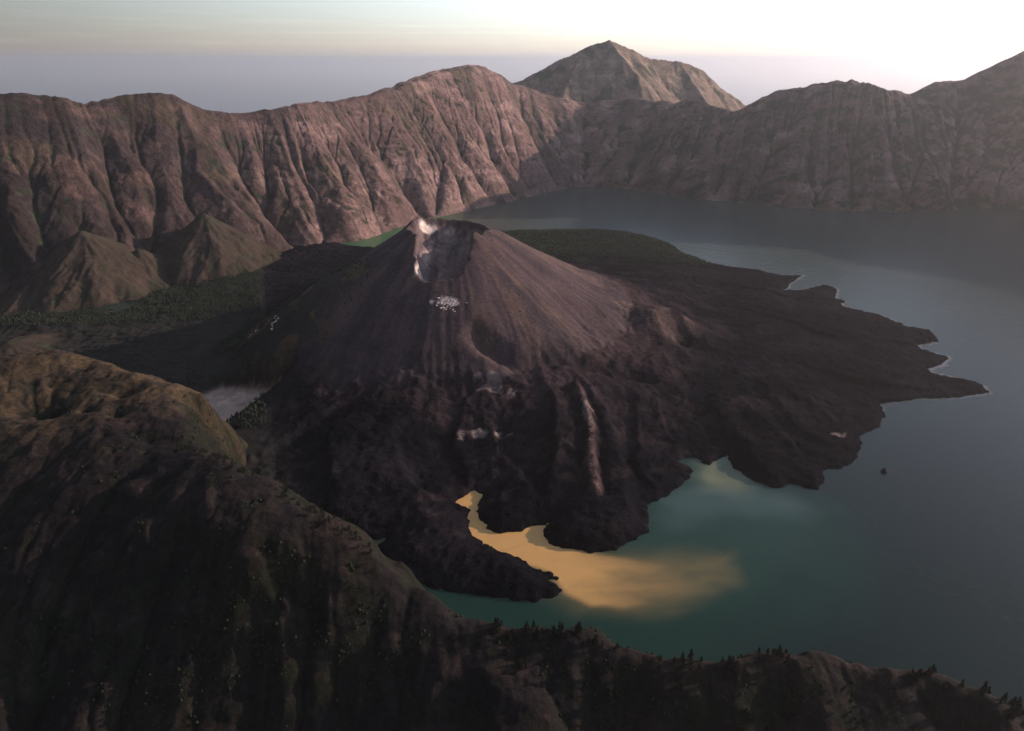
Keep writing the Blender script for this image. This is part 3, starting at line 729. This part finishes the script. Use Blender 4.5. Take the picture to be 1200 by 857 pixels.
# ------------------------------------------------------------------ the sea far below and outside
M_sea = bpy.data.materials.new('sea'); M_sea.use_nodes = True
p = M_sea.node_tree.nodes['Principled BSDF']
t = M_sea.node_tree.nodes.new('ShaderNodeTexNoise'); t.inputs['Scale'].default_value = 0.0004; t.inputs['Detail'].default_value = 6
cr = M_sea.node_tree.nodes.new('ShaderNodeValToRGB')
cr.color_ramp.elements[0].color = (0.05, 0.08, 0.11, 1); cr.color_ramp.elements[1].color = (0.08, 0.12, 0.15, 1)
tc = M_sea.node_tree.nodes.new('ShaderNodeTexCoord')
M_sea.node_tree.links.new(tc.outputs['Object'], t.inputs['Vector']); M_sea.node_tree.links.new(t.outputs['Fac'], cr.inputs['Fac'])
M_sea.node_tree.links.new(cr.outputs['Color'], p.inputs['Base Color'])
p.inputs['Roughness'].default_value = 0.35
SE = 400000.0
o = mesh_np('sea', [(-SE, -SE, -2000), (SE, -SE, -2000), (SE, SE, -2000), (-SE, SE, -2000)], [(0, 1, 2, 3)], None, M_sea)
tag(o, 'pale hazy sea far below the crater rim', kind='structure')

# ------------------------------------------------------------------ trees
rng = np.random.default_rng(77)
def tree_mesh(seed, h=12.0, kind='pine'):
    r = np.random.default_rng(seed)
    tv = []; tq = []
    rings = [(0, 0.34), (0.3 * h, 0.26), (0.65 * h, 0.16), (0.97 * h, 0.03)]
    lean = r.normal(0, 0.35, 2)
    for zz, rd in rings:
        for k in range(5):
            a = k * 2 * math.pi / 5
            tv.append((rd * math.cos(a) + lean[0] * (zz / h) ** 2, rd * math.sin(a) + lean[1] * (zz / h) ** 2, zz))
    for i in range(3):
        for k in range(5): tq.append((i * 5 + k, i * 5 + (k + 1) % 5, i * 5 + 5 + (k + 1) % 5, i * 5 + 5 + k))
    cv = []; ct = []
    n = 130 if kind == 'pine' else 110
    for _ in range(n):
        t = r.uniform(0.14, 1.0) if kind == 'pine' else r.uniform(0.3, 1.0)
        if kind == 'pine': rad = (1 - t) ** 0.75 * 0.24 * h + 0.25
        else: rad = math.sqrt(max(0, 1 - ((t - 0.62) / 0.42) ** 2)) * 0.27 * h + 0.2
        a = r.uniform(0, 2 * math.pi); q = rad * math.sqrt(r.uniform(0.12, 1.0)) * r.uniform(0.7, 1.15)
        c = np.array([q * math.cos(a) + lean[0] * t * t, q * math.sin(a) + lean[1] * t * t, t * h - 0.12 * q])
        s = r.uniform(0.055, 0.11) * h * (0.6 + 0.5 * (1 - t))
        for _k in range(2):
            d1 = r.normal(size=3); d1 /= np.linalg.norm(d1); d2 = np.cross(d1, r.normal(size=3)); d2 /= np.linalg.norm(d2)
            b = len(cv); cv += [c + d1 * s, c - d1 * s * 0.5 + d2 * s * 0.8, c - d1 * s * 0.5 - d2 * s * 0.8]; ct.append((b, b + 1, b + 2))
    return (np.array(tv), np.array(tq)), (np.array(cv), np.array(ct))
protos = []
for i in range(6):
    kind = 'pine' if i < 4 else 'broad'
    (tv, tq), (cv, ct) = tree_mesh(300 + i, 12.0 if kind == 'pine' else 9.0, kind)
    a = mesh_np('trunk', tv, tq, None, M_bark); b = mesh_np('crown', cv, None, ct, M_leaf, smooth_faces=False)
    protos.append((kind, a.data, b.data)); bpy.data.objects.remove(a); bpy.data.objects.remove(b)
def put_tree(x, y, z, s, pi, name, label, cat, group):
    kind, md, mc = protos[pi]
    e = bpy.data.objects.new(name, None); COL.objects.link(e)
    e.location = (x, y, z - 0.3 * s); e.scale = (s * rng.uniform(0.85, 1.2),) * 2 + (s,); e.rotation_euler = (0, 0, rng.uniform(0, 6.28)); e.empty_display_size = 1
    tag(e, label, cat, group)
    for nm, me in (('trunk', md), ('crown', mc)):
        c = bpy.data.objects.new(nm, me); COL.objects.link(c); c.parent = e
def along(L, n, back=(-8, 6)):
    P = np.array(densify([tuple(PZ(*q)) for q in L], 6))
    seg = np.concatenate([[0], np.cumsum(np.linalg.norm(np.diff(P[:, :2], axis=0), axis=1))])
    t = rng.uniform(0, seg[-1], n * 3)
    clump = vnoise(t / 30, 0 * t, 181) > -0.25
    t = t[clump][:n]
    x = np.interp(t, seg, P[:, 0]); y = np.interp(t, seg, P[:, 1])
    return x + rng.normal(0, 3, len(t)), y + rng.uniform(back[0], back[1], len(t))
def crest_fix(x, y, reach=26):
    """walk to the local top of the ridge so that the tree stands on the crest"""
    ys = y[:, None] + np.linspace(-reach, reach, 27)[None]
    hh = hN(x[:, None] * np.ones((1, 27)), ys)
    vis = hh + 0.95 * ys * 0.0
    k = np.argmax(hh, 1)
    return ys[np.arange(len(x)), k]
cnt = 0
x, y = along(S1, 185)
down = np.where(rng.random(len(x)) < 0.62, 0.0, rng.uniform(16, 75, len(x)))
y = crest_fix(x, y) + rng.uniform(-14, 10, len(x)) - down
for i in range(len(x)):
    z = float(hN(x[i], y[i]))
    if z < 4: continue
    broad = rng.random() < 0.2
    where = ('on the crest of the spur against the green lake water', 'along the spur crest') if down[i] == 0 else ('growing down the shaded face below the spur crest', 'on the face below the spur crest')
    put_tree(x[i], y[i], z, 0.7 + 1.3 * rng.random() ** 1.6, int(rng.integers(4, 6) if broad else rng.integers(0, 4)),
             'round_tree' if broad else 'pine_tree', ('dark round crowned tree ' if broad else 'dark pointed pine tree ') + where[0], 'tree' if broad else 'pine tree',
             ('round trees ' if broad else 'pine trees ') + where[1])
x, y = along(R1[3:], 110, (-6, 14)); y = crest_fix(x, y, 14) + rng.uniform(-30, 16, len(x))
for i in range(len(x)):
    z = float(hN(x[i], y[i]))
    if z < 4: continue
    put_tree(x[i], y[i], z, rng.uniform(0.6, 1.4), int(rng.integers(4, 6)), 'shrub_tree', 'small dark bushy tree along the ridge edge beside the black lava', 'tree', 'small trees along the ridge edge')

def tri_forest(name, x, y, z, h, label, mat, seed, wide=0.26):
    """many far small trees joined: each is a ragged six-sided double cone with a trunk stub"""
    r = np.random.default_rng(seed); n = len(x); K = 5
    a = np.arange(K) / K * 2 * np.pi
    rad = h[:, None] * wide * (0.75 + 0.5 * r.random((n, K)))
    low = np.stack([x[:, None] + rad * np.cos(a), y[:, None] + rad * np.sin(a), z[:, None] + h[:, None] * (0.18 + 0.16 * r.random((n, K)))], -1)
    mid = np.stack([x[:, None] + rad * 0.72 * np.cos(a + 0.4), y[:, None] + rad * 0.72 * np.sin(a + 0.4), z[:, None] + h[:, None] * (0.5 + 0.16 * r.random((n, K)))], -1)
    top = np.stack([x + r.normal(0, 0.4, n), y + r.normal(0, 0.4, n), z + h], -1)[:, None]
    bot = np.stack([x, y, z - 0.5], -1)[:, None]
    Vt = np.concatenate([low, mid, top, bot], 1)
    f = []
    for k in range(K):
        k2 = (k + 1) % K
        f += [(k, k2, K + k), (k2, K + k2, K + k), (K + k, K + k2, 2 * K)]
    F = (np.array(f)[None] + (np.arange(n) * (2 * K + 2))[:, None, None]).reshape(-1, 3)
    o = mesh_np(name, Vt.reshape(-1, 3), None, F, mat, smooth_faces=False)
    return tag(o, label, name.split('_')[0] if False else 'forest', None, 'stuff')
def scatter(n, x0, x1, y0, y1, ok):
    x = rng.uniform(x0, x1, n); y = rng.uniform(y0, y1, n); k = ok(x, y)
    return x[k], y[k]
SDf = lambda x, y: bil(SD, -2750, 905, CELL, x, y)
valf = lambda x, y: bil(np.clip(vx_ * (1 - tal) * (SB < -5), 0, 1), -2750, 905, CELL, x, y)
x, y = scatter(44000, -2500, -500, 1500, 3900, lambda x, y: (valf(x, y) > 0.6) & (SDf(x, y) > 15) & (fbm(x / 160, y / 160, 3, 191) > -0.32) & (np.hypot(x - CX, y - CY) > 640) & ~((x < -950) & (y < 2350) & (y > 1800)))
tri_forest('valley_forest', x, y, hV(x, y), rng.uniform(6, 13, len(x)), 'dark green forest covering the valley behind the near hill', M_forest, 1)
humf = lambda x, y: bil(hum, -2750, 905, CELL, x, y)
x, y = scatter(6000, -1300, -350, 1500, 2300, lambda x, y: (humf(x, y) > 0.25) & (bil(SB, -2750, 905, CELL, x, y) < -8) & (fbm(x / 60, y / 60, 3, 192) > 0.0))
tri_forest('hummock_forest', x, y, hV(x, y), rng.uniform(5, 11, len(x)), 'dark trees on the old hummock above the sand flat', M_forest, 2)
x, y = scatter(17000, -300, 950, 3050, 3960, lambda x, y: (SDf(x, y) > 12) & (y + 70 * fbm(x / 150, y / 150, 3, 194) + 0.1 * x > 3230))
tri_forest('shore_forest', x, y, hV(x, y), rng.uniform(9, 17, len(x)), 'dense dark pine wood on the flat behind the cone', M_forest, 3)
x, y = scatter(16000, -1300, 1050, 500, 1500, lambda x, y: (hN(x, y) > 6) & (bil(veg_n, -1500, 470, NC, x, y) > 0.45) & (fbm(x / 90, y / 90, 3, 193) > -0.05))
tri_forest('slope_scrub', x, y, hN(x, y), rng.uniform(2.0, 6.5, len(x)), 'dark scrub scattered over the near slope', M_leaf, 4, wide=0.45)
x, y = scatter(3000, -600, 1400, 1150, 2600, lambda x, y: (SDf(x, y) > 12) & (np.hypot(x - 400, y - 1900) < 420) & (fbm(x / 80, y / 80, 3, 195) > 0.2))
tri_forest('lava_scrub', x, y, hV(x, y), rng.uniform(1.5, 4, len(x)), 'sparse scrub on the black lava', M_leaf, 5, wide=0.45)

# ------------------------------------------------------------------ rocks
def rock_mesh(seed, sub=10, squash=0.7):
    r = np.random.default_rng(seed)
    th_ = np.linspace(0, 2 * np.pi, 9)[:-1]; rows = [(0.0, 0.95), (0.35, 1.0), (0.7, 0.75), (0.95, 0.4)]
    V = []
    for zz, rd in rows:
        for a in th_: V.append((rd * math.cos(a) * r.uniform(0.75, 1.15), rd * math.sin(a) * r.uniform(0.75, 1.15), (zz + r.normal(0, 0.06)) * squash))
    V.append((r.normal(0, 0.1), r.normal(0, 0.1), 1.08 * squash)); q = []; t = []
    for i in range(3):
        for k in range(8): q.append((i * 8 + k, i * 8 + (k + 1) % 8, i * 8 + 8 + (k + 1) % 8, i * 8 + 8 + k))
    for k in range(8): t.append((24 + k, 24 + (k + 1) % 8, 32))
    o = mesh_np('rock', V, q, t, M_pale, smooth_faces=False); me = o.data; bpy.data.objects.remove(o)
    return me
rocks = [rock_mesh(500 + i) for i in range(5)]
def put_rocks(n, px_, py_, z_, sx, sy, smin, smax, label, group):
    p = PZ(px_, py_, z_)
    for i in range(n):
        x = p[0] + rng.normal(0, sx); y = p[1] + rng.normal(0, sy); s = rng.uniform(smin, smax)
        o = bpy.data.objects.new('pale_rock', rocks[int(rng.integers(0, 5))]); COL.objects.link(o)
        o.location = (x, y, float(hV(x, y)) - 0.25 * s); o.scale = (s * rng.uniform(0.8, 1.5), s * rng.uniform(0.8, 1.4), s * rng.uniform(0.6, 1.0)); o.rotation_euler = (0, 0, rng.uniform(0, 6.28))
        tag(o, label, 'rock', group)
put_rocks(70, 524, 346, 284, 17, 9, 1.2, 4.0, 'white weathered rock in the patch below the crater breach', 'white rocks below the crater')
put_rocks(10, 302, 413, 60, 10, 5, 2.0, 4.0, 'pale grey rock in the small patch among valley scrub', 'pale rocks by the forest edge')
put_rocks(16, 329, 417, 60, 6, 14, 2.5, 6.0, 'pale grey rock in the larger heap on the wooded hummock', 'pale rocks on the hummock')
# islet with a tree off the lava point
p = PZ(1036, 553, 0)
o = bpy.data.objects.new('rock_islet', rock_mesh(611, squash=1.3)); o.data.materials[0] = M_rock
COL.objects.link(o); o.location = (p[0], p[1], -1.5); o.scale = (6.5, 8, 7.5)
tag(o, 'small dark rock standing alone in the lake off the lava point', 'islet')
put_tree(p[0] + 1, p[1] + 1, 5.5, 0.75, 4, 'islet_tree', 'small dark tree growing on the lone rock in the lake', 'tree', None)

# ------------------------------------------------------------------ haze
M_haze = bpy.data.materials.new('haze'); M_haze.use_nodes = True
n, l = M_haze.node_tree.nodes, M_haze.node_tree.links
n.remove(n['Principled BSDF'])
pv = n.new('ShaderNodeVolumePrincipled')
pv.inputs['Color'].default_value = (0.99, 0.98, 0.985, 1)
pv.inputs['Density'].default_value = 2.0e-5
pv.inputs['Anisotropy'].default_value = 0.68
l.new(pv.outputs[0], n['Material Output'].inputs['Volume'])
hx, z0, z1 = 410000.0, -2001.0, 1450.0
V8 = [(-hx, -hx, z0), (hx, -hx, z0), (hx, hx, z0), (-hx, hx, z0), (-hx, -hx, z1), (hx, -hx, z1), (hx, hx, z1), (-hx, hx, z1)]
o = mesh_np('haze', V8, [(0, 3, 2, 1), (4, 5, 6, 7), (0, 1, 5, 4), (1, 2, 6, 5), (2, 3, 7, 6), (3, 0, 4, 7)], None, M_haze, smooth_faces=False)
tag(o, 'thin pale haze filling the air over lake and sea', kind='stuff')
